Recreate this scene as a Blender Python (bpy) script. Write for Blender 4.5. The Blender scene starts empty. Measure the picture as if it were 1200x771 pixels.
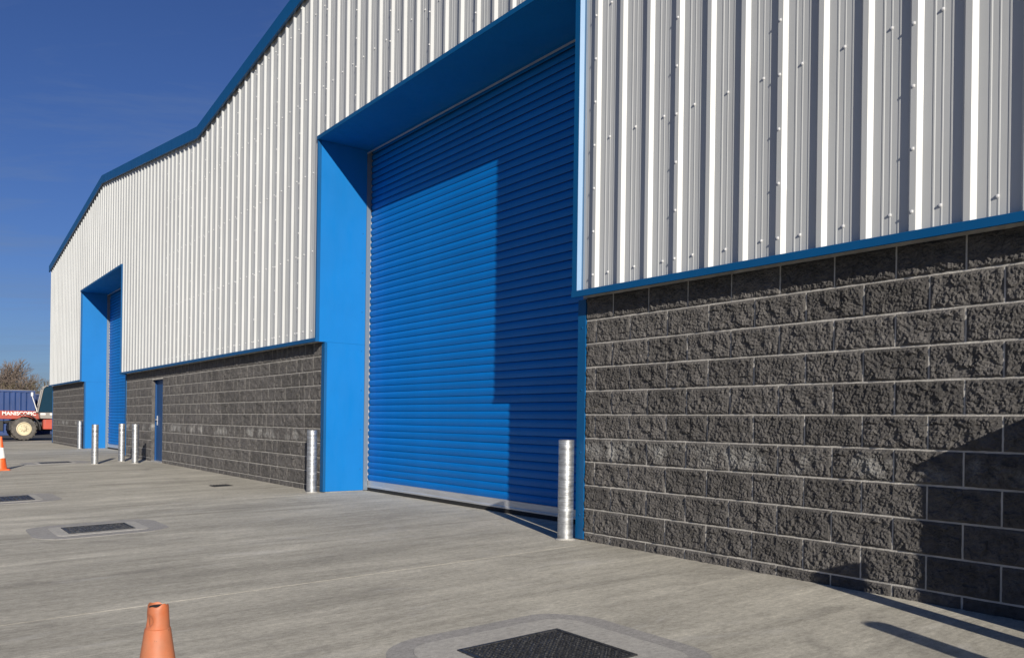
import bpy, bmesh, math, random
from mathutils import Vector, Matrix, noise
R = math.radians
random.seed(7)
scn = bpy.context.scene
C = scn.collection

# ------------------------------------------------------------------ camera
F_PX, W_PX, H_PX = 970.07, 1200.0, 771.0
YAW, ROLL, CY = 0.643246, 0.0136865, 494.35
cam_d = bpy.data.cameras.new('camera'); cam = bpy.data.objects.new('camera', cam_d); C.objects.link(cam)
fw = Vector((-math.cos(YAW), math.sin(YAW), 0)); rt = Vector((math.sin(YAW), math.cos(YAW), 0)); up = rt.cross(fw)
r2 = rt*math.cos(ROLL) + up*math.sin(ROLL); u2 = -rt*math.sin(ROLL) + up*math.cos(ROLL)
mw = Matrix((r2, u2, -fw)).transposed().to_4x4(); mw.translation = Vector((5.8076, -5.3440, 1.1248))
cam.matrix_world = mw
cam_d.sensor_fit = 'HORIZONTAL'; cam_d.sensor_width = 36.0; cam_d.lens = 36.0*F_PX/W_PX
cam_d.shift_y = (CY - H_PX/2)/W_PX
cam_d.clip_start = 0.05; cam_d.clip_end = 3000
scn.camera = cam

# ------------------------------------------------------------------ light
SUN_FROM = Vector((2.77, -1.0, 1.04)).normalized()          # towards the sun
ELEV = math.asin(SUN_FROM.z)
sun_d = bpy.data.lights.new('sun', 'SUN'); sun = bpy.data.objects.new('sun', sun_d); C.objects.link(sun)
sun.rotation_euler = SUN_FROM.to_track_quat('Z', 'Y').to_euler()
sun_d.energy = 5.0; sun_d.angle = R(0.5); sun_d.color = (1.0, 0.93, 0.82)
sun.location = (20, -20, 20)

world = bpy.data.worlds.new('World'); scn.world = world; world.use_nodes = True
nt = world.node_tree; nt.nodes.clear()
def N(t, **k):
    n = nt.nodes.new(t)
    for a, b in k.items(): setattr(n, a, b)
    return n
L = lambda a, b: nt.links.new(a, b)
sky = N('ShaderNodeTexSky', sky_type='NISHITA', sun_disc=False, sun_elevation=ELEV,
        sun_rotation=math.atan2(SUN_FROM.x, SUN_FROM.y), air_density=1.0, dust_density=0.35, ozone_density=2.2)
tc = N('ShaderNodeTexCoord'); sep = N('ShaderNodeSeparateXYZ'); L(tc.outputs['Generated'], sep.inputs[0])
zz = N('ShaderNodeMath', operation='MAXIMUM'); L(sep.outputs['Z'], zz.inputs[0]); zz.inputs[1].default_value = 0.02
za = N('ShaderNodeMath', operation='ADD'); L(zz.outputs[0], za.inputs[0]); za.inputs[1].default_value = 0.12
dx = N('ShaderNodeMath', operation='DIVIDE'); L(sep.outputs['X'], dx.inputs[0]); L(za.outputs[0], dx.inputs[1])
dy = N('ShaderNodeMath', operation='DIVIDE'); L(sep.outputs['Y'], dy.inputs[0]); L(za.outputs[0], dy.inputs[1])
cmb = N('ShaderNodeCombineXYZ'); L(dx.outputs[0], cmb.inputs[0]); L(dy.outputs[0], cmb.inputs[1])
mr = N('ShaderNodeMapping'); L(cmb.outputs[0], mr.inputs[0]); mr.inputs['Rotation'].default_value = (0, 0, R(26))
mp = N('ShaderNodeMapping'); L(mr.outputs[0], mp.inputs[0]); mp.inputs['Scale'].default_value = (1.9, 0.42, 1)
n1 = N('ShaderNodeTexNoise'); L(mp.outputs[0], n1.inputs['Vector']); n1.inputs['Scale'].default_value = 1.5; n1.inputs['Detail'].default_value = 9; n1.inputs['Roughness'].default_value = 0.62; n1.inputs['Distortion'].default_value = 0.6
rp = N('ShaderNodeValToRGB'); L(n1.outputs['Fac'], rp.inputs[0]); rp.color_ramp.elements[0].position = 0.46; rp.color_ramp.elements[0].color = (0, 0, 0, 1); rp.color_ramp.elements[1].position = 0.80; rp.color_ramp.elements[1].color = (0.50, 0.50, 0.50, 1)
tint = N('ShaderNodeMix', data_type='RGBA', blend_type='MULTIPLY'); tint.inputs[0].default_value = 1.0
L(sky.outputs[0], tint.inputs[6]); tint.inputs[7].default_value = (0.43, 0.59, 1.04, 1)
mixc = N('ShaderNodeMix', data_type='RGBA'); L(rp.outputs[0], mixc.inputs[0]); L(tint.outputs[2], mixc.inputs[6]); mixc.inputs[7].default_value = (2.6, 3.5, 5.2, 1)
bg = N('ShaderNodeBackground'); L(mixc.outputs[2], bg.inputs[0]); bg.inputs[1].default_value = 0.055
out = N('ShaderNodeOutputWorld'); L(bg.outputs[0], out.inputs[0])

scn.view_settings.view_transform = 'Standard'; scn.view_settings.look = 'None'
scn.view_settings.exposure = 0.3; scn.view_settings.gamma = 1.0; scn.view_settings.use_curve_mapping = False
scn.render.engine = 'CYCLES'; scn.render.resolution_x = 1024; scn.render.resolution_y = 657

# ------------------------------------------------------------------ materials
class Mat:
    def __init__(s, name, col, rough=0.6, metal=0.0, spec=0.5):
        s.m = bpy.data.materials.new(name); s.m.use_nodes = True
        s.t = s.m.node_tree; s.b = s.t.nodes['Principled BSDF']
        s.b.inputs['Base Color'].default_value = (*col, 1); s.b.inputs['Roughness'].default_value = rough
        s.b.inputs['Metallic'].default_value = metal; s.b.inputs['Specular IOR Level'].default_value = spec
        s.col = col; s.last = None; s.height = None
    def n(s, t, **k):
        x = s.t.nodes.new(t)
        for a, b in k.items(): setattr(x, a, b)
        return x
    def l(s, a, b): s.t.links.new(a, b)
    def coords(s, scale=(1, 1, 1), rot=(0, 0, 0), kind='Object'):
        c = s.n('ShaderNodeTexCoord'); m = s.n('ShaderNodeMapping'); s.l(c.outputs[kind], m.inputs[0])
        m.inputs['Scale'].default_value = scale; m.inputs['Rotation'].default_value = rot
        return m.outputs[0]
    def noise(s, scale, vec=None, detail=6, rough=0.6, dist=0.0):
        x = s.n('ShaderNodeTexNoise'); x.inputs['Scale'].default_value = scale; x.inputs['Detail'].default_value = detail
        x.inputs['Roughness'].default_value = rough; x.inputs['Distortion'].default_value = dist
        s.l(vec if vec else s.coords(), x.inputs['Vector']); return x.outputs['Fac']
    def ramp(s, fac, p0, c0, p1, c1):
        r = s.n('ShaderNodeValToRGB'); s.l(fac, r.inputs[0]); e = r.color_ramp.elements
        g = lambda c: (*c, 1) if isinstance(c, tuple) else (c, c, c, 1)
        e[0].position = p0; e[0].color = g(c0); e[1].position = p1; e[1].color = g(c1); return r.outputs[0]
    def mul(s, fac_col, amount=1.0):
        """multiply base colour by a grey/colour socket"""
        x = s.n('ShaderNodeMix', data_type='RGBA', blend_type='MULTIPLY'); x.inputs[0].default_value = amount
        if s.last: s.l(s.last, x.inputs[6])
        else: x.inputs[6].default_value = (*s.col, 1)
        s.l(fac_col, x.inputs[7]); s.last = x.outputs[2]; s.l(s.last, s.b.inputs['Base Color']); return s
    def mix(s, fac, col):
        x = s.n('ShaderNodeMix', data_type='RGBA'); s.l(fac, x.inputs[0])
        if s.last: s.l(s.last, x.inputs[6])
        else: x.inputs[6].default_value = (*s.col, 1)
        x.inputs[7].default_value = (*col, 1); s.last = x.outputs[2]; s.l(s.last, s.b.inputs['Base Color']); return s
    def rough(s, sock): s.l(sock, s.b.inputs['Roughness']); return s
    def bump(s, sock, strength=0.3, dist=0.01):
        x = s.n('ShaderNodeBump'); x.inputs['Strength'].default_value = strength; x.inputs['Distance'].default_value = dist
        s.l(sock, x.inputs['Height'])
        if s.height: s.l(s.height, x.inputs['Normal'])
        s.height = x.outputs[0]; s.l(s.height, s.b.inputs['Normal']); return s
    def rnd(s, lo, hi):
        """a little brightness difference from piece to piece"""
        o = s.n('ShaderNodeObjectInfo'); s.mul(s.ramp(o.outputs['Random'], 0, lo, 1, hi)); return s

def paint(name, col, rough, lo=0.9, hi=1.06, dirt=0.0, spec=0.5):
    m = Mat(name, col, rough, spec=spec)
    m.mul(m.ramp(m.noise(0.9, detail=4), 0.3, lo, 0.7, hi))
    m.rough(m.ramp(m.noise(6.0, m.coords((1, 1, 0.25))), 0.3, rough*0.85, 0.7, min(1, rough*1.25)))
    m.bump(m.noise(1.7, detail=2), 0.05, 0.02)
    if dirt:
        s = m.ramp(m.noise(3.0, m.coords((6, 6, 0.35)), detail=8), 0.55, 0.0, 0.85, dirt)
        m.mix(s, (0.28, 0.25, 0.21))
    return m

M = {}
M['clad'] = paint('white_coated_steel', (0.475, 0.486, 0.484), 0.45, 0.94, 1.03, dirt=0.14).rnd(0.96, 1.02)
M['blue'] = paint('blue_coated_steel', (0.001, 0.140, 0.41), 0.52, 0.94, 1.05, spec=0.25)
M['trim'] = paint('blue_trim_steel', (0.001, 0.076, 0.215), 0.42, 0.93, 1.05, spec=0.35)
M['glint'] = paint('pale_blue_glint', (0.13, 0.25, 0.41), 0.35, 0.93, 1.05)  # pale tone carries the sun glint on the blue jamb return
M['rail'] = Mat('dull_zinc', (0.13, 0.17, 0.22), 0.55, 0.2)
M['slat'] = paint('blue_shutter_paint', (0.0005, 0.150, 0.50), 0.42, 0.92, 1.05, spec=0.22).rnd(0.93, 1.04)
M['pdoor'] = paint('dark_blue_door_paint', (0.008, 0.055, 0.17), 0.4, spec=0.3)
M['alu'] = Mat('aluminium', (0.62, 0.62, 0.62), 0.42, 0.55); M['alu'].mul(M['alu'].ramp(M['alu'].noise(25, M['alu'].coords((0.1, 1, 1))), 0.3, 0.8, 0.7, 1.05))
M['rubber'] = Mat('black_rubber', (0.015, 0.015, 0.015), 0.8)
M['screw'] = Mat('screw_head', (0.70, 0.70, 0.70), 0.35, 0.1)
M['roof'] = paint('roof_steel', (0.30, 0.32, 0.34), 0.45)

b = Mat('split_face_concrete', (0.122, 0.115, 0.110), 0.92, spec=0.25)
b.mul(b.ramp(b.noise(9, b.coords(), detail=8, rough=0.7), 0.30, 0.55, 0.72, 1.35)).rnd(0.82, 1.16)
gn = b.noise(140, detail=3, rough=0.7); b.mix(b.ramp(gn, 0.66, 0.0, 0.80, 0.35), (0.36, 0.34, 0.32))
ge = b.n('ShaderNodeNewGeometry'); sz = b.n('ShaderNodeSeparateXYZ'); b.l(ge.outputs['Position'], sz.inputs[0])
zb_ = b.n('ShaderNodeMapRange', interpolation_type='SMOOTHSTEP'); b.l(sz.outputs['Z'], zb_.inputs[0])      # tyre-height scuffs
ab = b.n('ShaderNodeMath', operation='SUBTRACT'); b.l(sz.outputs['Z'], ab.inputs[0]); ab.inputs[1].default_value = 0.86
aa_ = b.n('ShaderNodeMath', operation='ABSOLUTE'); b.l(ab.outputs[0], aa_.inputs[0]); b.l(aa_.outputs[0], zb_.inputs[0])
zb_.inputs[1].default_value = 0.02; zb_.inputs[2].default_value = 0.13; zb_.inputs[3].default_value = 1; zb_.inputs[4].default_value = 0
wp = b.ramp(b.noise(2.6, ge.outputs['Position'], detail=6, rough=0.65), 0.47, 0.0, 0.62, 0.8)
ml = b.n('ShaderNodeMath', operation='MULTIPLY'); b.l(wp, ml.inputs[0]); b.l(zb_.outputs[0], ml.inputs[1]); b.mix(ml.outputs[0], (0.34, 0.335, 0.32))
b.bump(b.noise(75, detail=8, rough=0.75), 1.0, 0.02); b.bump(gn, 0.5, 0.004)
M['block'] = b
m = Mat('mortar', (0.50, 0.475, 0.43), 0.95, spec=0.2); m.mul(m.ramp(m.noise(5, detail=7), 0.3, 0.62, 0.7, 1.12)); m.bump(m.noise(90, detail=5), 0.6, 0.006); M['mortar'] = m

def concrete(name, col, lo=0.80, hi=1.10, streak=True, seed=0.0):
    m = Mat(name, col, 0.88, spec=0.3)
    if streak:
        m.mul(m.ramp(m.noise(1.0, m.coords((8, 1.0, 1)), detail=10, rough=0.72, dist=0.7), 0.28, 0.75, 0.72, 1.14))
        m.mul(m.ramp(m.noise(1.0, m.coords((1.6, 0.22, 1)), detail=5, rough=0.6, dist=0.8), 0.32, 0.74, 0.68, 1.16))
        m.mul(m.ramp(m.noise(1.0, m.coords((60, 5, 1)), detail=6, rough=0.7), 0.3, 0.88, 0.7, 1.08))
    m.mul(m.ramp(m.noise(0.55, detail=8, rough=0.7, dist=0.5), 0.30, lo, 0.66, hi))
    m.mul(m.ramp(m.noise(170, detail=4, rough=0.7), 0.28, 0.72, 0.72, 1.20))
    m.mul(m.ramp(m.noise(1.0, m.coords((42, 20, 20)), detail=5, rough=0.75), 0.30, 0.72, 0.70, 1.19))
    st = m.ramp(m.noise(0.85, m.coords((1, 0.8, 1)), detail=9, rough=0.72, dist=0.9), 0.56, 0.0, 0.70, 0.42); m.mix(st, (0.145, 0.135, 0.12))
    pal = m.ramp(m.noise(1.7, m.coords((1.2, 0.45, 1), (0, 0, 0.4)), detail=9, rough=0.72, dist=1.2), 0.57, 0.0, 0.74, 0.45); m.mix(pal, (0.58, 0.56, 0.52))
    fl = m.ramp(m.noise(55, detail=2, rough=0.5), 0.74, 0.0, 0.78, 0.55); m.mix(fl, (0.62, 0.60, 0.56))
    m.bump(m.noise(1.0, m.coords((90, 4, 1)), detail=5), 0.35, 0.004); m.bump(m.noise(320, detail=2), 0.25, 0.002)
    return m
M['slab'] = concrete('brushed_concrete', (0.53, 0.497, 0.415)).rnd(0.96, 1.03)
M['patch'] = concrete('smooth_repair_concrete', (0.355, 0.340, 0.318), 0.85, 1.08, streak=False)
M['patch2'] = concrete('pale_repair_concrete', (0.455, 0.435, 0.395), 0.85, 1.08, streak=False)
M['joint'] = Mat('joint_sealant', (0.58, 0.55, 0.49), 0.8); M['joint'].mul(M['joint'].ramp(M['joint'].noise(2.2, detail=6), 0.35, 0.45, 0.6, 1.05))
M['asphalt'] = Mat('worn_asphalt', (0.055, 0.052, 0.05), 0.9); M['asphalt'].mul(M['asphalt'].ramp(M['asphalt'].noise(0.7, detail=8), 0.3, 0.7, 0.7, 1.6)); M['asphalt'].bump(M['asphalt'].noise(60), 0.5, 0.01)
M['earth'] = Mat('rough_ground', (0.11, 0.095, 0.07), 0.95); M['earth'].mul(M['earth'].ramp(M['earth'].noise(0.2, detail=8), 0.3, 0.6, 0.7, 1.3))
g = Mat('galvanised_steel', (0.50, 0.51, 0.52), 0.36, 0.85)
g.mul(g.ramp(g.noise(1.0, g.coords((4, 4, 42)), detail=7, rough=0.75, dist=0.6), 0.30, 0.45, 0.66, 1.35))
g.mul(g.ramp(g.noise(26, detail=4), 0.3, 0.82, 0.7, 1.12))
g.rough(g.ramp(g.noise(1.0, g.coords((6, 6, 30)), detail=5), 0.3, 0.28, 0.7, 0.55)); g.bump(g.noise(1.0, g.coords((3, 3, 36)), detail=6), 0.35, 0.004); M['galv'] = g
i = Mat('cast_iron', (0.017, 0.017, 0.018), 0.5, 0.0, spec=0.45); i.mul(i.ramp(i.noise(55, detail=6, rough=0.7), 0.35, 0.4, 0.75, 3.5)); i.mix(i.ramp(i.noise(85, detail=3), 0.68, 0.0, 0.75, 0.6), (0.22, 0.21, 0.20)); i.rough(i.ramp(i.noise(70), 0.35, 0.25, 0.65, 0.65)); i.bump(i.noise(160, detail=4), 0.6, 0.003); M['iron'] = i
o = Mat('dirty_orange_plastic', (0.47, 0.125, 0.045), 0.55)
o.mul(o.ramp(o.noise(18, detail=6), 0.3, 0.82, 0.7, 1.08)); o.mix(o.ramp(o.noise(9, o.coords((1, 1, 0.6)), detail=8), 0.42, 0.0, 0.72, 0.55), (0.30, 0.20, 0.13)); o.mix(o.ramp(o.noise(70, detail=3), 0.68, 0.0, 0.76, 0.8), (0.10, 0.05, 0.03)); o.bump(o.noise(60, detail=4), 0.25, 0.002); M['conedirty'] = o
o = Mat('orange_plastic', (0.75, 0.12, 0.025), 0.45); o.mul(o.ramp(o.noise(12, detail=6), 0.3, 0.75, 0.7, 1.08)); M['cone'] = o
M['sleeve'] = Mat('white_reflective', (0.78, 0.78, 0.77), 0.4); M['sleeve'].mul(M['sleeve'].ramp(M['sleeve'].noise(14, detail=6), 0.3, 0.85, 0.65, 1.0))
M['red'] = paint('faded_red_paint', (0.40, 0.065, 0.04), 0.45, 0.7, 1.15, dirt=0.6)
M['orange'] = paint('faded_orange_paint', (0.52, 0.13, 0.04), 0.45, 0.7, 1.15, dirt=0.4)
M['white'] = Mat('white_lettering', (0.80, 0.79, 0.76), 0.5)
M['greym'] = paint('grey_machine_paint', (0.30, 0.28, 0.26), 0.5, 0.7, 1.1, dirt=0.4)
M['darkm'] = Mat('dark_steel', (0.03, 0.03, 0.032), 0.55, 0.3)
M['tyre'] = Mat('dusty_tyre_rubber', (0.085, 0.078, 0.07), 0.9); M['tyre'].mul(M['tyre'].ramp(M['tyre'].noise(7, detail=6), 0.3, 0.6, 0.7, 1.5))
M['rim'] = paint('cream_rim_paint', (0.62, 0.54, 0.36), 0.5, 0.7, 1.1, dirt=0.3)
gl = Mat('cab_glass', (0.03, 0.09, 0.15), 0.05, spec=0.6); gl.b.inputs['Transmission Weight'].default_value = 0.6; M['glass'] = gl
M['cont'] = paint('container_blue', (0.012, 0.042, 0.155), 0.5, 0.8, 1.15, dirt=0.3)
M['cont2'] = paint('container_navy', (0.010, 0.028, 0.10), 0.5, 0.8, 1.15, dirt=0.3)
M['bark'] = Mat('bark', (0.095, 0.075, 0.06), 0.95); M['bark'].mul(M['bark'].ramp(M['bark'].noise(6, detail=6), 0.3, 0.6, 0.7, 1.3))
M['twig'] = Mat('twigs', (0.115, 0.09, 0.075), 0.95).rnd(0.75, 1.25)
M['bush'] = Mat('dry_scrub', (0.12, 0.10, 0.055), 0.95).rnd(0.8, 1.2)
M['caster'] = paint('shadow_cabinet_green', (0.03, 0.085, 0.05), 0.5, 0.85, 1.1)

# ------------------------------------------------------------------ helpers
class MB:
    """collects shapes into one mesh"""
    def __init__(s): s.v = []; s.f = []
    def add(s, vs, fs):
        k = len(s.v); s.v += [tuple(v) for v in vs]; s.f += [tuple(i + k for i in f) for f in fs]; return s
    def box(s, x0, x1, y0, y1, z0, z1):
        return s.add([(x0, y0, z0), (x1, y0, z0), (x1, y1, z0), (x0, y1, z0), (x0, y0, z1), (x1, y0, z1), (x1, y1, z1), (x0, y1, z1)],
                     [(0, 3, 2, 1), (4, 5, 6, 7), (0, 1, 5, 4), (1, 2, 6, 5), (2, 3, 7, 6), (3, 0, 4, 7)])
    def prism(s, poly, axis, a, b):
        """extrude a closed polygon (2-D) along an axis"""
        def P(p, t):
            if axis == 0: return (t, p[0], p[1])
            if axis == 1: return (p[0], t, p[1])
            return (p[0], p[1], t)
        n = len(poly); vs = [P(p, a) for p in poly] + [P(p, b) for p in poly]
        fs = [tuple(range(n))[::-1], tuple(range(n, 2*n))] + [(i, (i+1) % n, n+(i+1) % n, n+i) for i in range(n)]
        return s.add(vs, fs)
    def lathe(s, prof, seg=32, c=(0, 0, 0), axis=2):
        vs = []; fs = []
        for (r, h) in prof:
            for k in range(seg):
                a = 2*math.pi*k/seg; p = (r*math.cos(a), r*math.sin(a), h)
                if axis == 0: p = (p[2], p[0], p[1])
                if axis == 1: p = (p[0], p[2], p[1])
                vs.append((p[0]+c[0], p[1]+c[1], p[2]+c[2]))
        for j in range(len(prof)-1):
            for k in range(seg):
                k2 = (k+1) % seg; fs.append((j*seg+k, j*seg+k2, (j+1)*seg+k2, (j+1)*seg+k))
        if prof[0][0] > 1e-6: fs.append(tuple(range(seg))[::-1])
        if prof[-1][0] > 1e-6: fs.append(tuple((len(prof)-1)*seg+k for k in range(seg)))
        return s.add(vs, fs)
    def tube(s, p, q, r0, r1, seg=5):
        p = Vector(p); q = Vector(q); d = (q-p)
        if d.length < 1e-6: return s
        d.normalize(); a = d.orthogonal().normalized(); bb = d.cross(a); vs = []
        for (c, r) in ((p, r0), (q, r1)):
            for k in range(seg):
                t = 2*math.pi*k/seg; vs.append(c + a*(r*math.cos(t)) + bb*(r*math.sin(t)))
        fs = [(k, (k+1) % seg, seg+(k+1) % seg, seg+k) for k in range(seg)]
        if seg > 3 and r1 > 0.01: fs += [tuple(range(seg))[::-1], tuple(range(seg, 2*seg))]
        return s.add(vs, fs)
    def mesh(s, name, mat, smooth=False):
        me = bpy.data.meshes.new(name); me.from_pydata(s.v, [], s.f); me.materials.append(mat.m if isinstance(mat, Mat) else mat)
        bm = bmesh.new(); bm.from_mesh(me); bmesh.ops.recalc_face_normals(bm, faces=bm.faces); bm.to_mesh(me); bm.free()
        if smooth:
            for p in me.polygons: p.use_smooth = True
            me.set_sharp_from_angle(angle=R(smooth if smooth is not True else 40))
        return me
    def obj(s, name, mat, parent=None, smooth=False, bevel=0.0):
        o = link(name, s.mesh(name, mat, smooth), parent)
        if bevel:
            b = o.modifiers.new('bevel', 'BEVEL'); b.width = bevel; b.segments = 2; b.limit_method = 'ANGLE'
        return o
def link(name, me, parent=None, loc=None):
    o = bpy.data.objects.new(name, me); C.objects.link(o)
    if parent: o.parent = parent
    if loc: o.location = loc
    return o
def thing(name, label, cat, loc=(0, 0, 0), rz=0.0, group=None):
    o = bpy.data.objects.new(name, None); C.objects.link(o); o.location = loc; o.rotation_euler = (0, 0, rz)
    o.empty_display_size = 0.2; o['label'] = label; o['category'] = cat
    if group: o['group'] = group
    return o
def struct(o): o['kind'] = 'structure'; return o
def dup(root, loc, label, rz=None):
    r = root.copy(); C.objects.link(r); r.location = loc; r['label'] = label
    if rz is not None: r.rotation_euler = (0, 0, rz)
    for ch in list(root.children):
        c = ch.copy(); C.objects.link(c); c.parent = r
        for gch in ch.children:
            d = gch.copy(); C.objects.link(d); d.parent = c
    return r
FALL = 0.026
def zg(y): return 0.0 if y >= 0 else FALL*max(y, -6.5)

# ------------------------------------------------------------------ the ground
o = struct(MB().add([(-900, -900, -0.30), (900, -900, -0.30), (900, 900, -0.30), (-900, 900, -0.30)], [(0, 1, 2, 3)]).obj('ground', M['earth']))
o = struct(MB().box(-130, -36.6, -60, 60, -0.29, -0.035).obj('asphalt_lane', M['asphalt']))
XJ = [-36.55, -30.0, -24.0, -18.0, -12.0, -6.0, 0.06, 6.0, 12.0, 20.0]
YB = [(0.9, -6.5), (-6.5, -14.0)]
yard = MB()
def strip_pts(y1, y0): return sorted({y1, y0, *( [0.0] if y0 < 0 < y1 else [])})
for (y1, y0) in YB:
    ys = strip_pts(y1, y0)
    vs = []; fs = []
    for k, y in enumerate(ys): vs += [(XJ[0]+.01, y, zg(y)-0.005), (XJ[-1]-.01, y, zg(y)-0.005)]
    for k in range(len(ys)-1): fs.append((2*k, 2*k+1, 2*k+3, 2*k+2))
    yard.add(vs, fs)
yard = struct(yard.obj('yard_joint_base', M['joint']))
for i in range(len(XJ)-1):
    for (y1, y0) in YB:
        ys = strip_pts(y1, y0); mb = MB(); a = XJ[i] + 0.003; c = XJ[i+1] - 0.003; n = len(ys); vs = []; fs = []
        ys[0] += 0.003
        for y in ys: vs += [(a, y, zg(y)), (c, y, zg(y)), (a, y, zg(y)-0.2), (c, y, zg(y)-0.2)]
        for k in range(n-1):
            q = 4*k; fs += [(q, q+1, q+5, q+4), (q, q+4, q+6, q+2), (q+1, q+3, q+7, q+5)]
        fs += [(0, 2, 3, 1), (4*n-4, 4*n-3, 4*n-1, 4*n-2)]
        mb.add(vs, fs).obj('concrete_slab', M['slab'], yard)

# ------------------------------------------------------------------ the warehouse
WH = thing('warehouse', 'long two bay industrial unit with white ribbed cladding over dark block walls', 'warehouse', (0, 0, 0))
XL, XR = -33.05, 8.6
RP = [(-33.05, 7.26), (-22.45, 8.55), (-12.4, 7.28), (-2.2, 8.56), (8.6, 7.22)]
def rz(x):
    for (a, za), (b_, zb) in zip(RP, RP[1:]):
        if x <= b_: return za + (zb-za)*(x-a)/(b_-a)
    return RP[-1][1]
D1 = (-6.13, -0.24); D2 = (-25.95, -19.70); HEAD = 5.40
CLB = 2.315                                             # bottom edge of the cladding drip
DOORY = 0.76
JX = -0.178                                             # right edge of the near opening in the cladding

# --- ribbed cladding, one sheet a metre wide after the other
PITCH = 1/3.0; X0 = 0.437; YP, YC = -0.118, -0.150
unit = [(-0.0200, YC), (0.0200, YC), (0.0450, YP), (0.105, YP), (0.110, YP-0.003), (0.119, YP-0.003), (0.124, YP),
        (0.160, YP), (0.164, YP-0.0022), (0.170, YP-0.0022), (0.174, YP), (0.216, YP), (0.221, YP-0.003), (0.230, YP-0.003), (0.235, YP), (PITCH-0.045, YP)]
def profile(a, b_):
    k0 = int(math.floor((a-X0)/PITCH)) - 1; pts = []
    for k in range(k0, k0+int((b_-a)/PITCH)+4):
        for (x, y) in unit: pts.append((X0+k*PITCH+x, y))
    def yat(x):
        for (p, q) in zip(pts, pts[1:]):
            if p[0] <= x <= q[0]: return p[1] + (q[1]-p[1])*(x-p[0])/(q[0]-p[0])
        return YP
    mid = [p for p in pts if a+1e-4 < p[0] < b_-1e-4]
    return [(a, yat(a))] + mid + [(b_, yat(b_))]
def sheet(a, b_, lap=True):
    cuts = sorted({a, b_, *[c for c in (D1[0], D1[1]+0.15, D2[0], D2[1]) if a < c < b_], *[p[0] for p in RP if a < p[0] < b_]})
    mb = MB()
    for c0, c1 in zip(cuts, cuts[1:]):
        mid = (c0+c1)/2; over = D1[0] < mid < D1[1]+0.15 or D2[0] < mid < D2[1]
        zb = HEAD+0.055 if over else CLB+0.05
        pr = profile(c0, c1); vs = []; fs = []
        for (x, y) in pr:
            yy = y - 0.0016*max(0, (x-a))          # the lapping edge sits a touch proud of the next sheet
            vs += [(x, yy, zb), (x, yy, rz(x)-0.03)]
        for k in range(len(pr)-1): fs.append((2*k, 2*k+2, 2*k+3, 2*k+1))
        mb.add(vs, fs)
    return mb.obj('cladding_sheet', M['clad'], WH)
s0 = X0 + PITCH*2 - 0.020                            # a lap on the rib at about 1.10
xs = [XL+0.02]; k = math.ceil((XL+0.02-s0)/1.0 + 1e-6)
while s0 + k < XR-0.05: xs.append(s0+k); k += 1
xs.append(XR-0.02)
for a, b_ in zip(xs, xs[1:]):
    if b_-a > 0.02: sheet(a, min(b_+0.030, XR-0.02))

# --- fixing screws
sc = MB()
def screw(x, y, z):
    sc.lathe([(0.0125, 0.0), (0.0125, -0.003), (0.0088, -0.0036), (0.0082, -0.010), (0.001, -0.0115)], 7, (x, y, z), 1)
def opened(x, z): return (D1[0] < x < D1[1]+0.18 or D2[0] < x < D2[1]) and z < HEAD+0.1
for k in range(-46, 22):
    xp = X0 + (k+0.5)*PITCH + 0.0005
    for z in (2.505, 3.735, 4.965, 6.195, 7.425):
        if XL < xp < XR and z < rz(xp)-0.25 and not opened(xp, z): screw(xp + random.uniform(-.004, .004), YP-0.0035, z + random.uniform(-.008, .008))
    if k % 3 == 2:
        xc = X0 + k*PITCH - 0.002; z = 2.50
        while z < rz(xc)-0.25:
            if XL < xc < XR and not opened(xc, z): screw(xc + random.uniform(-.003, .003), YC-0.002, z)
            z += 0.40
s_ = sc.obj('fixing_screws', M['screw'], WH, smooth=True); s_['kind'] = 'stuff'

# --- blue flashings
def flash(name, mb, mat='trim'): return mb.obj(name, M[mat], WH)
for a, b_ in ((XL, D2[0]-0.005), (D2[1]+0.005, D1[0]-0.005), (JX, XR)):
    flash('drip_flashing', MB().prism([(-0.172, CLB), (-0.172, CLB+0.056), (-0.166, CLB+0.060), (-0.010, CLB+0.060), (-0.010, CLB+0.050), (-0.166, CLB+0.050), (-0.166, CLB+0.004), (-0.150, CLB+0.004), (-0.150, CLB)], 0, a, b_))
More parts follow.
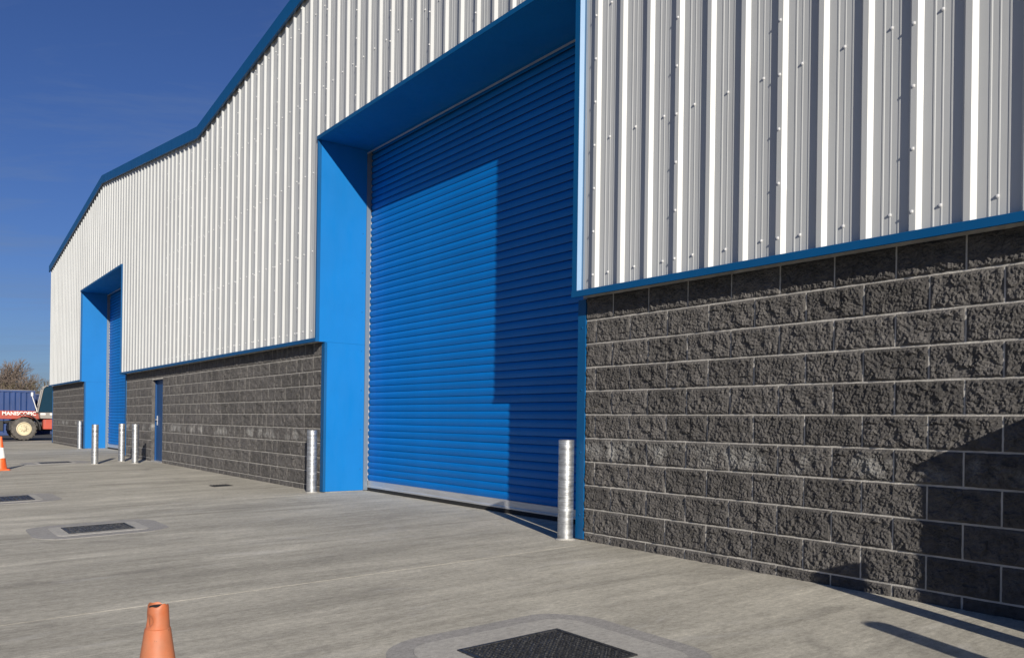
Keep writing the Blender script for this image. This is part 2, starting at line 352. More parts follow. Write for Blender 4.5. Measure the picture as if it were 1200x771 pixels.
# jamb trims round the near opening (the right one has a wide face and a return coloured pale for sun glint)
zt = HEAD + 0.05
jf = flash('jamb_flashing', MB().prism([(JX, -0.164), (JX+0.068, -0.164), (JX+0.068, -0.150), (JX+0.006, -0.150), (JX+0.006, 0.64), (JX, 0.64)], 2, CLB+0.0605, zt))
MB().prism([(JX+0.0685, -0.163), (JX+0.086, -0.1215), (JX+0.125, -0.1205), (JX+0.125, -0.112), (JX+0.0685, -0.112)], 2, CLB+0.0605, zt).obj('glint_strip', M['glint'], jf)
for (a, s) in ((D1[0], 1), (D2[0], 1), (D2[1], -1)):
    flash('jamb_flashing', MB().box(min(a-s*0.030, a), max(a-s*0.030, a), -0.168, -0.112, CLB+0.002, zt))
for (a, b_) in ((D1[0]-0.03, JX+0.07), (D2[0]-0.03, D2[1]+0.03)):
    flash('head_flashing', MB().prism([(-0.180, HEAD-0.004), (-0.180, HEAD+0.052), (-0.115, HEAD+0.062), (-0.115, HEAD+0.054), (-0.172, HEAD+0.046), (-0.172, HEAD-0.004)], 0, a, b_))
    # soffit behind it
    MB().box(a+0.035, b_-0.075, DOORY-0.1025, DOORY-0.0985, HEAD-0.062, HEAD-0.036).obj('soffit_lip', M['alu'], WH)
    a2, b2 = (D1[0], JX) if a > -10 else (D2[0], D2[1])
    flash('soffit_panel', MB().prism([(-0.171, HEAD), (-0.171, HEAD+0.010), (DOORY-0.09, HEAD+0.010), (DOORY-0.09, HEAD-0.035), (DOORY-0.10, HEAD-0.035), (DOORY-0.10, HEAD)], 0, a2+0.002, b2-0.002), 'blue')
# reveals: upper panel as deep as the cladding, lower one from the block face
for (a, s, far) in ((D1[0], -1, 0), (D1[1], 1, 0), (D2[0], -1, 1), (D2[1], 1, 1)):
    x0_, x1_ = (a-0.02, a) if s < 0 else (a, a+0.02)
    if not (a == D1[1]):
        flash('reveal_panel', MB().box(x0_, x1_, -0.1115, DOORY-0.10, CLB+0.002, HEAD-0.002), 'blue')
    flash('reveal_panel', MB().box(x0_, x1_, 0.0, DOORY-0.10, 0.012, CLB), 'blue')
    # corner post trim on the block face
    e0, e1 = (a-0.105, a-0.0015) if s < 0 else (a+0.0015, a+0.105)
    flash('corner_trim', MB().box(e0, e1, -0.022, 0.10, 0.010, CLB-0.004).box(*( (a-0.0015, a+0.004) if s < 0 else (a-0.004, a+0.0015)), -0.022, 0.02, 0.010, CLB-0.004))
    tb = MB()
    for z in (0.24, 0.84, 1.44, 2.04): tb.lathe([(0.009, 0), (0.008, -0.006), (0.001, -0.008)], 8, ((e0+e1)/2+s*0.005, -0.022, z), 1)
    tb.obj('trim_rivets', M['trim'], WH, smooth=True)
    # backing wall behind reveals
    w0, w1 = (a-0.22, a-0.021) if s < 0 else (a+0.021, a+0.22)
    MB().box(w0, w1, 0.02, DOORY+0.25, 0, HEAD).obj('reveal_wall', M['mortar'], WH)
# seam rivets on the big left reveal
tb = MB()
for z in [0.35+0.62*j for j in range(8)]: tb.lathe([(0.008, 0), (0.007, 0.005), (0.001, 0.007)], 8, (D1[0], DOORY-0.155, z), 0)
tb.obj('reveal_rivets', M['trim'], WH, smooth=True)
flash('corner_trim', MB().box(XL-0.012, XL+0.075, -0.020, 0.09, 0.008, CLB-0.004))
# verge flashings following the roof line
YV = -0.205
for (a, za), (b_, zb) in zip(RP, RP[1:]):
    aa = a-0.06 if a == RP[0][0] else a; bb_ = b_+0.06 if b_ == RP[-1][0] else b_
    mb = MB(); sec = [(YV, -0.205), (YV, 0.045), (YV+0.03, 0.062), (0.25, 0.062), (0.25, 0.048), (YV+0.012, 0.040), (YV+0.012, -0.19), (-0.165, -0.19), (-0.165, -0.205)]
    n = len(sec); vs = []
    for x in (aa, bb_): vs += [(x, y, za + (zb-za)*(x-a)/(b_-a) + z) for (y, z) in sec]
    mb.add(vs, [(k, (k+1) % n, n+(k+1) % n, n+k) for k in range(n)] + [tuple(range(n))[::-1], tuple(range(n, 2*n))])
    flash('verge_flashing', mb)
    MB().add([(aa, 0.0, za+0.02), (bb_, 0.0, zb+0.02), (bb_, 32, zb+0.02), (aa, 32, za+0.02), (aa, 0.0, za-0.1), (bb_, 0.0, zb-0.1), (bb_, 32, zb-0.1), (aa, 32, za-0.1)],
             [(0, 1, 2, 3), (7, 6, 5, 4), (0, 4, 5, 1), (2, 6, 7, 3)]).obj('roof_slope', M['roof'], WH)
# side and rear walls, plain and out of sight
for x in (XL, XR): MB().box(x-0.02 if x < 0 else x, x if x < 0 else x+0.02, 0.12, 32, 0, 7.2).obj('side_wall', M['clad'], WH)
MB().box(XL, XR, 31.9, 32, 0, 7.2).obj('rear_wall', M['clad'], WH)

# --- roller doors
SP = 0.100
def slat_mesh(w, seed):
    rr = random.Random(seed); prof = []
    for k in range(9):
        t = k/8.0; prof.append((-0.0125*math.sin(math.pi*t**1.25)**0.75 if 0 < t < 1 else 0.0, t*(SP-0.010)))
    nx = 14; vs = []; fs = []
    ph = rr.uniform(0, 6)
    for i in range(nx+1):
        x = w*i/nx; wob = 0.0012*math.sin(ph+i*0.9) + rr.uniform(-0.0006, 0.0006)
        for (y, z) in prof: vs.append((x, y+wob, z))
        vs.append((x, 0.010, SP-0.002))
    n = len(prof)+1
    for i in range(nx):
        for k in range(n-1): fs.append((i*n+k, (i+1)*n+k, (i+1)*n+k+1, i*n+k+1))
    me = MB().add(vs, fs).mesh('slat', M['slat'])
    for p in me.polygons: p.use_smooth = True
    me.set_sharp_from_angle(angle=R(50))
    return me
def roller_door(D, seed):
    a, b_ = D[0]-0.0205, D[1]+0.0205; w = b_-a
    rd = link('roller_door', None, WH, (a, DOORY, 0)); rd.empty_display_size = 0.2
    meshes = [slat_mesh(w, seed+j) for j in range(5)]
    z = 0.165; k = 0
    while z < HEAD+0.15:
        link('slat', meshes[random.randrange(5)], rd, (0, random.uniform(-0.0012, 0.0012), z)); z += SP; k += 1
    MB().box(0.0, w, 0.012, 0.03, 0.1, HEAD+0.2).obj('curtain_backing', M['rubber'], rd)
    MB().prism([(-0.030, 0.055), (-0.030, 0.075), (-0.018, 0.085), (-0.018, 0.160), (0.02, 0.166), (0.02, 0.055)], 0, 0, w).obj('bottom_bar', M['alu'], rd)
    MB().prism([(-0.022, 0.004), (-0.024, 0.054), (0.018, 0.054), (0.016, 0.004)], 0, 0, w).obj('bottom_seal', M['rubber'], rd)
    for (g0, g1) in ((0.0035, 0.030), (w-0.030, w-0.0035)):
        MB().box(g0, g1, -0.098, -0.026, 0.012, HEAD-0.04).obj('guide_rail', M['rail'], rd)
    return rd
roller_door(D1, 10); roller_door(D2, 40)

# --- split-face block walls
CH, BW, J = 0.225, 0.45, 0.012
FC = {}
def facet(x, z, seed, size=0.075):
    """height of the tilted broken facet that holds (x, z)"""
    ci, cj = int(math.floor(x/size)), int(math.floor(z/size)); best = (9, None)
    for i in range(ci-1, ci+2):
        for j in range(cj-1, cj+2):
            k = (i, j, seed)
            if k not in FC:
                q = random.Random(i*7919 + j*104729 + seed*1299709); FC[k] = ((i+q.random())*size, (j+q.random())*size, q.uniform(-.5, .5), q.uniform(-1, 1), q.uniform(-1, 1))
            c = FC[k]; d = (c[0]-x)**2 + (c[1]-z)**2
            if d < best[0]: best = (d, c)
    c = best[1]
    return c[2]*0.8 + (x-c[0])/size*c[3]*1.1 + (z-c[1])/size*c[4]*1.1
def split_mesh(w, h, seed, nx, nz, amp):
    """rough split face: broken facets and lumps, edges falling back to the arris"""
    vs = []; fs = []; off = Vector((seed*7.31, seed*3.17, seed*1.93))
    for j in range(nz+1):
        for i in range(nx+1):
            u = i/nx; v = j/nz; x = u*w; z = v*h
            p = Vector((x*9, 0.3, z*9)) + off
            f = noise.fractal(p*1.3, 0.9, 2.0, 3)
            g_ = noise.fractal(p*6.5, 0.7, 2.0, 3)
            fac = facet(x, z, seed)
            edge = min(u*w, (1-u)*w, v*h, (1-v)*h); e = min(1.0, edge/0.016)
            y = -(0.0165 + amp*(0.42*f + 0.42*g_ + 0.55*fac))
            y = -0.0062 + (y+0.0062)*e
            y = min(y, -0.0072 if e > 0.2 else -0.0060)
            jx = 0; jz = 0
            if 0 < i < nx: jx = random.uniform(-.25, .25)*w/nx
            if 0 < j < nz: jz = random.uniform(-.25, .25)*h/nz
            if j in (0, nz): jz = (1 if j == 0 else -1)*max(0, 0.0035*noise.noise(p*2.1))
            if i in (0, nx): jx = (1 if i == 0 else -1)*max(0, 0.0035*noise.noise(p*2.3))
            vs.append((x+jx, y, z+jz))
    n = nx+1
    for j in range(nz):
        for i in range(nx): fs.append((j*n+i, j*n+i+1, (j+1)*n+i+1, (j+1)*n+i))
    ring = [i for i in range(n)] + [j*n+nx for j in range(1, nz+1)] + [nz*n+i for i in range(nx-1, -1, -1)] + [j*n for j in range(nz-1, 0, -1)]
    k0 = len(vs)
    for r_ in ring: vs.append((vs[r_][0], 0.03, vs[r_][2]))
    m_ = len(ring)
    for k in range(m_): fs.append((ring[k], k0+k, k0+(k+1) % m_, ring[(k+1) % m_]))
    return vs, fs
def as_mesh(vf): return MB().add(*vf).mesh('block', M['block'])
def wall(x0, x1, holes=()):
    """the mortar bed the blocks sit in"""
    mb = MB()
    cuts = sorted([x0, x1] + [c for h in holes for c in h[:2]])
    for a, b_ in zip(cuts, cuts[1:]):
        zb = 0.0
        for (h0, h1, ht) in holes:
            if h0-1e-6 <= a and b_ <= h1+1e-6: zb = ht
        mb.box(a, b_, -0.0048, 0.12, zb-0.02, CLB+0.12)
    return mb.obj('block_wall', M['mortar'], WH)
full = [as_mesh(split_mesh(BW-J, CH-J, 3+s, 64, 32, 0.021)) for s in range(12)]
cheap = [as_mesh(split_mesh(BW-J, CH-J, 33+s, 18, 9, 0.017)) for s in range(8)]
def courses():
    for n in range(-1, 10): yield n, 0.08 + n*CH + J/2
# near wall, right of the big door: plain half bond
W1 = wall(D1[1]+0.105, XR)
xa = D1[1]+0.106
stuff = MB()
def place(wobj, x, z, w, meshes, detail, count):
    z0 = max(z, -0.03); h = z + CH - J - z0
    if abs(w-(BW-J)) < 1e-4 and h > CH-J-1e-4:
        o = link('block', random.choice(meshes), wobj, (x, random.uniform(-0.001, 0.001), z0))
    else:
        o = link('block', as_mesh(split_mesh(w, h, random.randrange(500), max(4, int(w*detail)), max(3, int(h*detail)), 0.017)), wobj, (x, 0, z0))
    return o
for n, z in courses():
    x = xa; j = 0.0 if n % 2 == 0 else 0.225
    ends = []
    while j < XR-0.2: ends.append(j); j += BW
    ends.append(XR-0.01)
    for e in ends:
        w = e - J/2 - x
        if w > 0.03:
            if x < 4.6: place(W1, x, z, w, full, 130, 0)
            else:
                z0 = max(z, -0.03); vs, fs = split_mesh(w, z+CH-J-z0, random.randrange(500), 10, 5, 0.017)
                stuff.add([(v[0]+x, v[1], v[2]+z0) for v in vs], fs)
        x = e + J/2
o = stuff.obj('far_blocks', M['block'], W1); o['kind'] = 'stuff'
# middle wall with the personnel door, and the end wall: mixed lengths
PD = (-16.72, -15.66, 2.09)
def mixed(x0, x1, holes, limit, seed):
    Wm = wall(x0, x1, holes); rr = random.Random(seed); st = MB()
    for n, z in courses():
        spans = [(x0, x1)]
        for (h0, h1, ht) in holes:
            if z < ht-0.12: spans = [(x0, h0), (h1, x1)]
        for (a, b_) in spans:
            x = b_
            while x > a+0.02:
                w = rr.choices((BW, 0.335, 0.225, 0.6, 0.9), (5, 3, 4, 1, 0.5))[0] if x < b_ else rr.choice((BW, 0.225, 0.335))
                if x-w < a+0.12: w = x-a
                xs_ = x-w+J
                z0 = max(z, -0.03); h = z+CH-J-z0
                if n == 8 and False: pass
                if xs_ > limit: place(Wm, xs_, z, w-J, cheap, 34, 0)
                else:
                    vs, fs = split_mesh(w-J, h, rr.randrange(500), 6, 4, 0.016)
                    st.add([(v[0]+xs_, v[1], v[2]+z0) for v in vs], fs)
                x -= w
    o = st.obj('far_blocks', M['block'], Wm); o['kind'] = 'stuff'
    return Wm
mixed(D2[1]+0.105, D1[0]-0.105, [PD], -12.3, 4)
mixed(XL+0.075, D2[0]-0.105, [], 99, 5)
# personnel door
pd = MB().box(PD[0]+0.015, PD[1]-0.015, 0.105, 0.15, 0.02, PD[2]-0.02).obj('personnel_door', M['pdoor'], WH, bevel=0.004)
MB().box(PD[0], PD[0]+0.03, 0.07, 0.115, 0.0, PD[2]).box(PD[0]+0.03, PD[1]-0.03, 0.07, 0.115, PD[2]-0.03, PD[2]-0.001).box(PD[1]-0.03, PD[1], 0.07, 0.115, 0, PD[2]).obj('door_frame', M['pdoor'], pd)
MB().box(PD[0]+0.10, PD[0]+0.14, 0.092, 0.106, 0.92, 1.16).tube((PD[0]+0.12, 0.055, 1.06), (PD[0]+0.12, 0.1, 1.06), 0.01, 0.01, 8).box(PD[0]+0.11, PD[0]+0.24, 0.050, 0.062, 1.05, 1.07).obj('handle', M['alu'], pd)
MB().box(PD[0]-0.002, PD[0]+0.006, -0.0055, 0.069, 0.019, PD[2]-0.002).obj('jamb_return', M['block'], WH)
MB().box(PD[0], PD[1], -0.01, 0.16, -0.01, 0.018).obj('threshold', M['alu'], pd)

# ------------------------------------------------------------------ galvanised bollards
bo = thing('bollard', 'galvanised steel bollard against the near roller door corner trim', 'bollard', (-0.285, -0.115, zg(-0.115)), group='galvanised bollards')
MB().lathe([(0.0755, -0.05), (0.0755, 0.95)], 40).obj('post', M['galv'], bo, smooth=True)
MB().lathe([(0.0765, 0.950), (0.0765, 0.958), (0.070, 0.964), (0.0, 0.966)], 40).obj('cap', M['galv'], bo, smooth=True)
MB().lathe([(0.100, 0.0), (0.092, 0.006), (0.0775, 0.010), (0.0765, 0.014)], 40).obj('mortar_collar', M['patch2'], bo, smooth=True)
for (x, y, lab) in ((-6.24, -0.155, 'galvanised steel bollard by blue reveal beside the mid block wall'),
                    (-16.25, -1.40, 'galvanised steel bollard standing farthest out from the personnel door'),
                    (-16.95, -0.66, 'galvanised steel bollard between the far roller door and personnel door'),
                    (-15.90, -0.57, 'galvanised steel bollard directly in front of the personnel door'),
                    (-26.05, -0.13, 'galvanised steel bollard by the end wall and far roller door'),
                    (4.72, -0.80, 'galvanised steel bollard out of view, guessed from its shadow, nearer the wall'),  # this and the next are unseen, guessed from their shadows on the yard
                    (5.74, -1.66, 'galvanised steel bollard out of view, guessed from its shadow, farther from wall')):
    dup(bo, (x, y, zg(y)), lab, random.uniform(0, 6))

# ------------------------------------------------------------------ made-up cabinet right of the view, added and sized to cast the wall shade
kx, ky, kh = 4.265, -0.455, 1.335
kc = thing('shadow_cabinet', 'made-up green cabinet out of view, added to cast shade on the block wall', 'cabinet', (kx, -0.03, 0.0))
MB().box(0.02, 1.40, ky+0.045, -0.01, 0.08, kh-0.05).obj('body', M['caster'], kc, bevel=0.006)
MB().prism([(ky+0.03, kh-0.05), (ky+0.03, kh-0.006), (-0.0, kh+0.110), (-0.0, kh-0.05)], 0, 0.0, 1.42).obj('lid', M['caster'], kc, bevel=0.006)
MB().box(0.0, 1.42, ky+0.035, -0.0, -0.02, 0.08).obj('plinth', M['patch'], kc)
for (a, b_) in ((0.05, 0.70), (0.72, 1.37)):
    d_ = MB().box(a, b_, ky+0.031, ky+0.047, 0.12, kh-0.08).obj('door', M['caster'], kc, bevel=0.004)
    MB().box(b_-0.08 if a < .5 else a+0.05, b_-0.05 if a < .5 else a+0.08, ky+0.014, ky+0.031, 0.65, 0.80).obj('handle', M['darkm'], d_)

# ------------------------------------------------------------------ drains
def rounded(cx, cy, hx, hy, r, dz, wob=0.0, seed=0):
    pts = []
    for (sx, sy, a0) in ((1, 1, 0), (-1, 1, 90), (-1, -1, 180), (1, -1, 270)):
        for k in range(9):
            a = R(a0 + k*11.25); x = sx*(hx-r) + r*math.cos(a); y = sy*(hy-r) + r*math.sin(a)
            pts.append((x, y))
    out = []
    for (x, y) in pts:
        f = 1 + wob*noise.noise(Vector((x*3+seed, y*3, seed)))
        out.append((cx+x*f, cy+y*f))
    return out
def drain(label, x0, x1, y0, y1, margin, seed, n):
    cx, cy = (x0+x1)/2, (y0+y1)/2; th = math.atan(FALL)
    d = thing('drain_cover', label, 'drain cover', (cx, cy, zg(cy)), group='drain covers in the concrete yard'); d.rotation_euler = (th, 0, 0)
    hx, hy = (x1-x0)/2, (y1-y0)/2; m1, m2 = margin
    MB().prism(rounded(0, 0, hx+m1, hy+m1, m1*0.95, 0, 0.05, seed), 2, -0.03, 0.003).obj('concrete_surround', M['patch'], d)
    MB().prism(rounded(0, 0, hx+m2, hy+m2, m2*0.8, 0, 0.04, seed+3), 2, -0.03, 0.0062).obj('inner_surround', M['patch2'], d)
    t = 0.022
    MB().box(-hx, hx, -hy, -hy+t, -0.03, 0.0135).box(-hx, hx, hy-t, hy, -0.03, 0.0135).box(-hx, -hx+t, -hy+t, hy-t, -0.03, 0.0135).box(hx-t, hx, -hy+t, hy-t, -0.03, 0.0135).obj('frame', M['iron'], d, bevel=0.002)
    MB().box(-hx+t+.003, hx-t-.003, -hy+t+.003, hy-t-.003, -0.03, 0.0085).obj('cover', M['iron'], d)
    st = MB(); rr = random.Random(seed)
    for i_ in range(n):
        for j_ in range(n):
            x = -hx+t+.008 + (2*hx-2*t-.016)*(i_+.5)/n; y = -hy+t+.008 + (2*hy-2*t-.016)*(j_+.5)/n
            if abs(x) < 0.008: continue
            a = (hx/n)*0.66; b2 = (hy/n)*0.66
            if (i_+j_) % 2: a *= 0.55
            else: b2 *= 0.55
            h = 0.0125 + rr.uniform(-.0015, .0015); tx = rr.uniform(-.002, .002); ty = rr.uniform(-.002, .002)
            st.add([(x-a, y-b2, 0.008), (x+a, y-b2, 0.008), (x+a, y+b2, 0.008), (x-a, y+b2, 0.008),
                    (x-a*.7, y-b2*.7, h-tx-ty), (x+a*.7, y-b2*.7, h+tx-ty), (x+a*.7, y+b2*.7, h+tx+ty), (x-a*.7, y+b2*.7, h-tx+ty)],
                   [(4, 5, 6, 7), (0, 1, 5, 4), (1, 2, 6, 5), (2, 3, 7, 6), (3, 0, 4, 7)])
    o = st.obj('tread_studs', M['iron'], d); o['kind'] = 'stuff'
    return d
drain('large black iron drain cover in a rounded surround, facing the block wall', 2.19, 2.83, -2.97, -2.29, (0.36, 0.22), 1.0, 24)
drain('black iron drain cover in rounded surround facing the near roller door', -4.32, -3.78, -3.86, -3.22, (0.33, 0.12), 2.0, 14)
drain('black iron drain cover in rounded surround facing the mid block wall', -8.66, -7.86, -4.42, -3.67, (0.34, 0.10), 3.0, 12)
drain('black iron drain cover facing the far personnel door bollards', -17.9, -17.3, -2.40, -1.72, (0.40, 0.10), 4.0, 8)
gy = thing('gully_grate', 'small black gully grate close to the mid block wall', 'grate', (-8.38, -0.86, zg(-0.86))); gy.rotation_euler = (math.atan(FALL), 0, 0)
MB().box(-0.16, 0.16, -0.16, 0.16, -0.03, 0.004).obj('base', M['rubber'], gy)
for k in range(6): MB().box(-0.15, 0.15, -0.14+k*0.05, -0.115+k*0.05, 0.003, 0.010).obj('bar', M['iron'], gy)

# ------------------------------------------------------------------ traffic cones
def cone(label, loc, h, mat, dirty, rzz=0.0):
    c = thing('traffic_cone', label, 'traffic cone', loc, rzz, 'traffic cones')
    zt_ = h; seg = 48
    prof = [(0.135, 0.03), (0.128, 0.05), (0.118, 0.10)]
    prof += [(0.118 + (0.0325-0.118)*k/16, 0.10 + (h-0.062-0.10)*k/16) for k in range(1, 17)]
    prof += [(0.0300, h-0.0605)] + [(0.0298-0.0035*k/14, h-0.0605+0.0525*(k+1)/15) for k in range(15)] + [(0.0255, h-0.002), (0.0240, h), (0.0228, h-0.002), (0.0226, h-0.30)]
    mb = MB().lathe(prof, seg)
    if dirty:
        vs = []
        for (x, y, z) in mb.v:
            a = math.atan2(y, x); dz = z-(h-0.040)
            da = (a - R(284) + math.pi) % (2*math.pi) - math.pi
            k = math.exp(-(da/0.42)**2 - (dz/0.011)**2)*0.7
            r_ = 1 - k
            z2 = z
            if z > h-0.012: z2 = z + 0.004*math.sin(a*2+0.6) + 0.002*math.sin(a*5)
            f = 1 + 0.012*math.sin(3*a+z*20)
            vs.append((x*r_*f, y*r_*f, z2))
        mb.v = vs
    mb.obj('body', M[mat], c, smooth=50)
    MB().lathe([(0.0218, h-0.0035), (0.0212, h-0.25)], 24).obj('tip_shade_plug', M['rubber'], c, smooth=True)  # dark plug stands in for the shade inside the open tip
    MB().prism(rounded(0, 0, 0.175, 0.175, 0.05, 0), 2, 0.0, 0.032).obj('base', M[mat], c, bevel=0.006)
    if not dirty:
        r_at = lambda z: 0.118 + (0.0325-0.118)*(z-0.10)/(h-0.162)
        MB().lathe([(r_at(0.27)+0.0015, 0.27), (r_at(0.50)+0.0015, 0.50)], seg).obj('reflective_sleeve', M['sleeve'], c, smooth=True)
    return c
cone('faded orange cone with open dented tip and no white band', (3.49, -4.772, zg(-4.772)), 0.752, 'conedirty', True)
cone('bright orange and white banded cone standing out in the yard', (-15.45, -3.42, zg(-3.42)), 0.74, 'cone', False)

# ------------------------------------------------------------------ telehandler (side towards +X, boom forward along -Y)
TX, TY = -38.0, -0.47
th = thing('telehandler', 'red telescopic handler with cream wheel rims and white lettering on boom', 'telehandler', (TX, TY, -0.035))
def wheel(x, y, out):
    wroot = link('wheel', None, th, (x, y, 0.54)); wroot.empty_display_size = 0.1; wroot.scale = (0.95, 0.93, 0.93)
    MB().lathe([(0.30, -0.08), (0.32, -0.17), (0.46, -0.19), (0.535, -0.16), (0.55, -0.10), (0.55, 0.10), (0.535, 0.16), (0.46, 0.19), (0.32, 0.17), (0.30, 0.08)], 40, axis=0).obj('tyre', M['tyre'], wroot, smooth=True)
    lg = MB()
    for k in range(20):
        a = 2*math.pi*k/20
        for sgn in (-1, 1):
            a1 = a + (0.16 if sgn > 0 else 0); p = []
            for (xx, da, r_) in ((0.01, 0.0, 0.545), (0.185, 0.13, 0.535), (0.185, 0.22, 0.535), (0.01, 0.07, 0.545)):
                p.append((sgn*xx, a1+da, r_))
            vs = [(q[0], q[2]*math.cos(q[1]), q[2]*math.sin(q[1])) for q in p] + [(q[0], (q[2]+0.028)*math.cos(q[1]), (q[2]+0.028)*math.sin(q[1])) for q in p]
            lg.add(vs, [(4, 5, 6, 7), (0, 1, 5, 4), (1, 2, 6, 5), (2, 3, 7, 6), (3, 0, 4, 7)])
    lg.obj('tread', M['tyre'], wroot)
    s = out
    MB().lathe([(0.335, s*0.165), (0.33, s*0.20), (0.30, s*0.205), (0.27, s*0.165), (0.20, s*0.15), (0.13, s*0.15), (0.12, s*0.18), (0.09, s*0.215), (0.0, s*0.22)], 32, axis=0).obj('rim', M['rim'], wroot, smooth=True)
    nb = MB()
    for k in range(8): nb.lathe([(0.018, s*0.15), (0.016, s*0.175), (0.001, s*0.178)], 6, (0, 0.165*math.cos(k*math.pi/4), 0.165*math.sin(k*math.pi/4)), 0)
    nb.obj('wheel_nuts', M['darkm'], wroot)
for (x, s) in ((-0.19, 1), (-1.95, -1)):
    wheel(x, 0.0, s); wheel(x, 2.85, s)
MB().box(-1.60, -0.55, -0.55, 3.4, 0.45, 0.85).obj('chassis', M['darkm'], th, bevel=0.03)
MB().box(-1.9, -0.3, -0.09, 0.09, 0.45, 0.66).box(-1.9, -0.3, 2.76, 2.94, 0.45, 0.66).obj('axles', M['darkm'], th, bevel=0.02)
MB().prism([(0.78, 0.52), (0.78, 0.98), (2.15, 1.02), (2.25, 0.52)], 0, -0.55, -0.08).obj('side_tank', M['red'], th, bevel=0.03)
MB().prism([(0.66, 1.02), (0.62, 1.30), (2.10, 1.32), (2.15, 1.02)], 0, -0.60, -0.06).obj('side_panel', M['greym'], th, bevel=0.02)
for (y0_, y1_) in ((0.66, 0.86), (1.04, 1.44)): MB().box(-0.062, -0.050, y0_, y1_, 1.19, 1.27).obj('marking', M['white'], th)
# fender over the front wheel
fp = [(0.66*math.cos(a), 0.56+0.66*math.sin(a)) for a in [R(d) for d in range(-5, 110, 10)]]
fp2 = [(0.62*math.cos(a), 0.56+0.62*math.sin(a)) for a in [R(d) for d in range(105, -10, -10)]]
MB().prism(fp+fp2, 0, -0.42, 0.02).obj('fender', M['darkm'], th)
# boom
bm_ = MB().prism([(-3.6, 0.98), (-3.6, 1.36), (0.55, 1.37), (2.9, 1.75), (2.9, 1.25), (0.60, 0.98)], 0, -1.25, -0.70).obj('boom', M['red'], th, bevel=0.025)
MB().box(-1.20, -0.75, -4.6, -3.6, 1.02, 1.30).obj('inner_boom', M['orange'], bm_, bevel=0.02)
MB().box(-0.699, -0.685, -1.75, -1.02, 0.985, 1.355).obj('orange_panel', M['orange'], bm_)
MB().tube((-0.98, -0.9, 0.80), (-0.98, 1.0, 1.00), 0.07, 0.07, 10).obj('lift_cylinder', M['darkm'], th)
fc = MB().box(-1.45, -0.50, -4.75, -4.62, 0.35, 1.30).obj('fork_carriage', M['darkm'], th, bevel=0.02)
for x in (-1.30, -0.78): MB().prism([(-4.76, 0.06), (-4.76, 0.9), (-4.81, 0.9), (-4.81, 0.12), (-6.0, 0.09), (-6.0, 0.06)], 0, x, x+0.12).obj('fork', M['darkm'], fc)
MB().box(-1.10, -0.62, -1.25, -0.75, 0.42, 0.90).obj('front_frame', M['darkm'], th, bevel=0.03)
# lettering
fd = bpy.data.curves.new('lettering', 'FONT'); fd.body = 'MANISCOPIC'; fd.size = 0.34; fd.extrude = 0.004; fd.offset = 0.006; fd.align_x = 'CENTER'; fd.align_y = 'CENTER'
to = bpy.data.objects.new('lettering_curve', fd); C.objects.link(to); bpy.context.view_layer.update()
me = bpy.data.meshes.new_from_object(to.evaluated_get(bpy.context.evaluated_depsgraph_get())); bpy.data.objects.remove(to); me.materials.clear(); me.materials.append(M['white'].m)
xs_ = [v.co.x for v in me.vertices]; sc_ = 1.36/(max(xs_)-min(xs_))
lt = link('lettering', me, bm_, (-0.690, -0.13, 1.235)); lt.rotation_euler = (R(90), 0, R(90)); lt.scale = (sc_, sc_*1.0, 1)
# cab
cb = link('cab', None, th, (0, 0, 0)); cb.empty_display_size = 0.1
cabp = [(0.55, 1.30), (0.76, 2.42), (0.88, 2.54), (2.05, 2.54), (2.15, 2.42), (2.15, 1.30)]
fr = MB()
for x in (-0.62, -0.08):
    for p, q in zip(cabp, cabp[1:]): fr.tube((x, p[0], p[1]), (x, q[0], q[1]), 0.027, 0.027, 8)
for p in cabp[1:5]: fr.tube((-0.62, p[0], p[1]), (-0.08, p[0], p[1]), 0.03, 0.03, 8)
fr.obj('frame', M['greym'], cb, smooth=True)
MB().prism([(0.60, 1.32), (0.79, 2.40), (0.90, 2.50), (2.03, 2.50), (2.12, 2.40), (2.12, 1.32)], 0, -0.105, -0.095).obj('side_window', M['glass'], cb)
MB().prism([(0.60, 1.32), (0.79, 2.40), (0.90, 2.50), (2.03, 2.50), (2.12, 2.40), (2.12, 1.32)], 0, -0.605, -0.595).obj('side_window', M['glass'], cb)
MB().prism([(0.560, 1.33), (0.765, 2.42), (0.775, 2.42), (0.570, 1.33)], 0, -0.58, -0.12).obj('windscreen', M['glass'], cb)
MB().box(-0.62, -0.08, 0.9, 2.1, 2.535, 2.575).obj('roof', M['greym'], cb, bevel=0.02)
MB().box(-0.50, -0.20, 1.35, 1.80, 1.32, 1.48).box(-0.50, -0.20, 1.72, 1.86, 1.48, 2.0).obj('seat', M['rubber'], cb, bevel=0.03)
MB().tube((-0.06, 0.52, 1.35), (0.02, 0.30, 2.05), 0.018, 0.018, 6).tube((0.02, 0.30, 2.05), (0.02, 0.30, 2.22), 0.05, 0.05, 6).obj('mirror', M['white'], cb)
MB().prism([(2.15, 0.95), (2.15, 1.55), (3.45, 1.40), (3.5, 0.95)], 0, -1.9, -1.3).obj('engine_cover', M['red'], th, bevel=0.04)

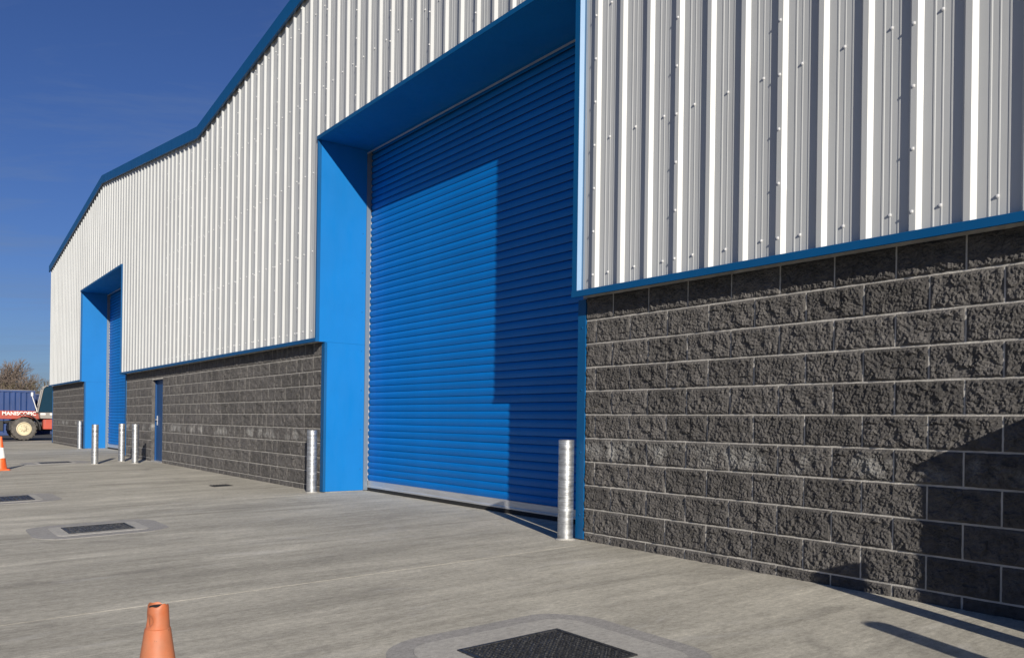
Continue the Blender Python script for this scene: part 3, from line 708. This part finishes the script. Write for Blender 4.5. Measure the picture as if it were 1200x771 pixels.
# ------------------------------------------------------------------ containers behind it
def container(label, x, y0, y1, h, mat, rzz=0.0):
    """corrugated long side facing +X"""
    c = thing('shipping_container', label, 'container', (x, y0, -0.035), rzz, 'site containers'); Ln = y1-y0
    pr = []; y = 0.08
    while y < Ln-0.3:
        pr += [(y, -0.02), (y+0.07, -0.055), (y+0.14, -0.055), (y+0.21, -0.02)]; y += 0.28
    pr += [(Ln-0.08, -0.02)]
    vs = []; fs = []
    for (yy, xx) in pr: vs += [(xx, yy, 0.16), (xx, yy, h-0.11)]
    for k in range(len(pr)-1): fs.append((2*k, 2*k+2, 2*k+3, 2*k+1))
    MB().add(vs, fs).obj('corrugated_side', M[mat], c)
    MB().box(-2.42, -0.06, 0.02, Ln-0.02, 0.1, h-0.06).obj('shell', M[mat], c)
    MB().box(-0.10, 0.0, 0, Ln, h-0.12, h).box(-0.10, 0.0, 0, Ln, 0, 0.16).obj('rails', M[mat], c, bevel=0.01)
    for yy in (0.0, Ln-0.10): MB().box(-0.10, 0.004, yy, yy+0.10, 0.16, h-0.12).obj('corner_post', M[mat], c)
    MB().box(0.0, 0.012, Ln*0.52, Ln*0.52+0.22, 1.42, 1.66).obj('plate', M['white'], c)
    MB().box(-2.44, -0.0, -0.01, Ln+0.01, h, h+0.02).obj('roof_sheet', M['greym'], c)
    return c
container('blue corrugated container standing behind the telehandler boom', -49.5, -6.2, 1.35, 2.60, 'cont')
container('navy container farther back, beside the blue one', -53.0, 1.75, 7.8, 2.50, 'cont2')

# ------------------------------------------------------------------ bare winter trees
def bare_tree(name, label, loc, h, seed, spread=0.55, dens=1.0):
    rr = random.Random(seed); t = thing(name, label, 'tree', loc, 0, 'bare trees beyond the containers'); trunk = MB(); tw = MB()
    def grow(p, d, ln, r, lvl):
        segs = 3 if lvl < 3 else 2; q = p
        for k in range(segs):
            d = (d + Vector((rr.gauss(0, .13), rr.gauss(0, .13), rr.gauss(0.03, .08)))).normalized()
            n_ = q + d*(ln/segs); r1 = r*(1-0.28/segs*(k+1)) if lvl < 4 else r*0.8
            (trunk if lvl < 2 else tw).tube(q, n_, r, r1, 7 if lvl < 1 else 5 if lvl < 2 else 3); q = n_; r = r1
            if lvl < 4 and (lvl > 0 or k > 0):
                for _ in range(rr.choice((1, 2)) if lvl < 2 else 2):
                    a = rr.uniform(0, 6.28); s = d.orthogonal().normalized(); s = Matrix.Rotation(a, 3, d) @ s
                    nd = (d*0.75 + s*rr.uniform(0.45, 0.95)*spread*1.6 + Vector((0, 0, 0.12))).normalized()
                    grow(q, nd, ln*rr.uniform(0.55, 0.78), max(0.016, r*0.58), lvl+1)
        if lvl < 5:
            for _ in range(2): grow(q, (d + Vector((rr.gauss(0, .4), rr.gauss(0, .4), rr.gauss(.1, .25)))).normalized(), ln*rr.uniform(0.6, 0.8), max(0.016, r*0.72), lvl+1)
    grow(Vector((0, 0, 0)), Vector((0, 0, 1)), h*0.30, h*0.026, 0)
    trunk.obj('trunk', M['bark'], t); tw.obj('crown', M['twig'], t)
    return t
TREES = [('bare brown tree rising behind the blue container, with the widest crown', (-72, 2.2, -0.2), 6.9, 3, 0.62),
         ('slim bare tree behind the blue container, nearest its plain end', (-73, -2.2, -0.2), 6.3, 8, 0.55),
         ('thin upright bare tree between the wide one and the slim one', (-75, 0.3, -0.2), 6.4, 15, 0.5),
         ('low bare tree closest to the warehouse end wall', (-76, 6.3, -0.2), 5.0, 21, 0.65),
         ('bare tree behind the wide crowned one, leaning towards the warehouse', (-79, 4.3, -0.2), 6.2, 33, 0.6),
         ('bare tree far beyond the blue container end, standing apart', (-75, -6.0, -0.2), 6.2, 27, 0.55)]
for (lab, loc, h, sd, sp) in TREES: bare_tree('bare_tree', lab, loc, h, sd, sp)
# scrub along the boundary
sb = MB(); rr = random.Random(11)
for k in range(9000):
    y = rr.uniform(-16, 16); x = -70 + rr.uniform(-2.5, 2.5); top = 3.7 + 0.9*noise.noise(Vector((y*0.35, 2, 0))); z = rr.uniform(0, 1)**0.7*top
    p = Vector((x, y, z-0.2)); d = Vector((rr.gauss(0, .5), rr.gauss(0, .5), rr.uniform(.3, 1.2))).normalized()*rr.uniform(0.3, 0.8); w_ = Vector((rr.gauss(0, 1), rr.gauss(0, 1), 0)).normalized()*0.02
    sb.add([p-w_, p+w_, p+d], [(0, 1, 2)])
o = sb.obj('boundary_scrub', M['bush']); o['kind'] = 'stuff'; o['label'] = 'tangle of dry scrub under the bare trees'; o['category'] = 'scrub'
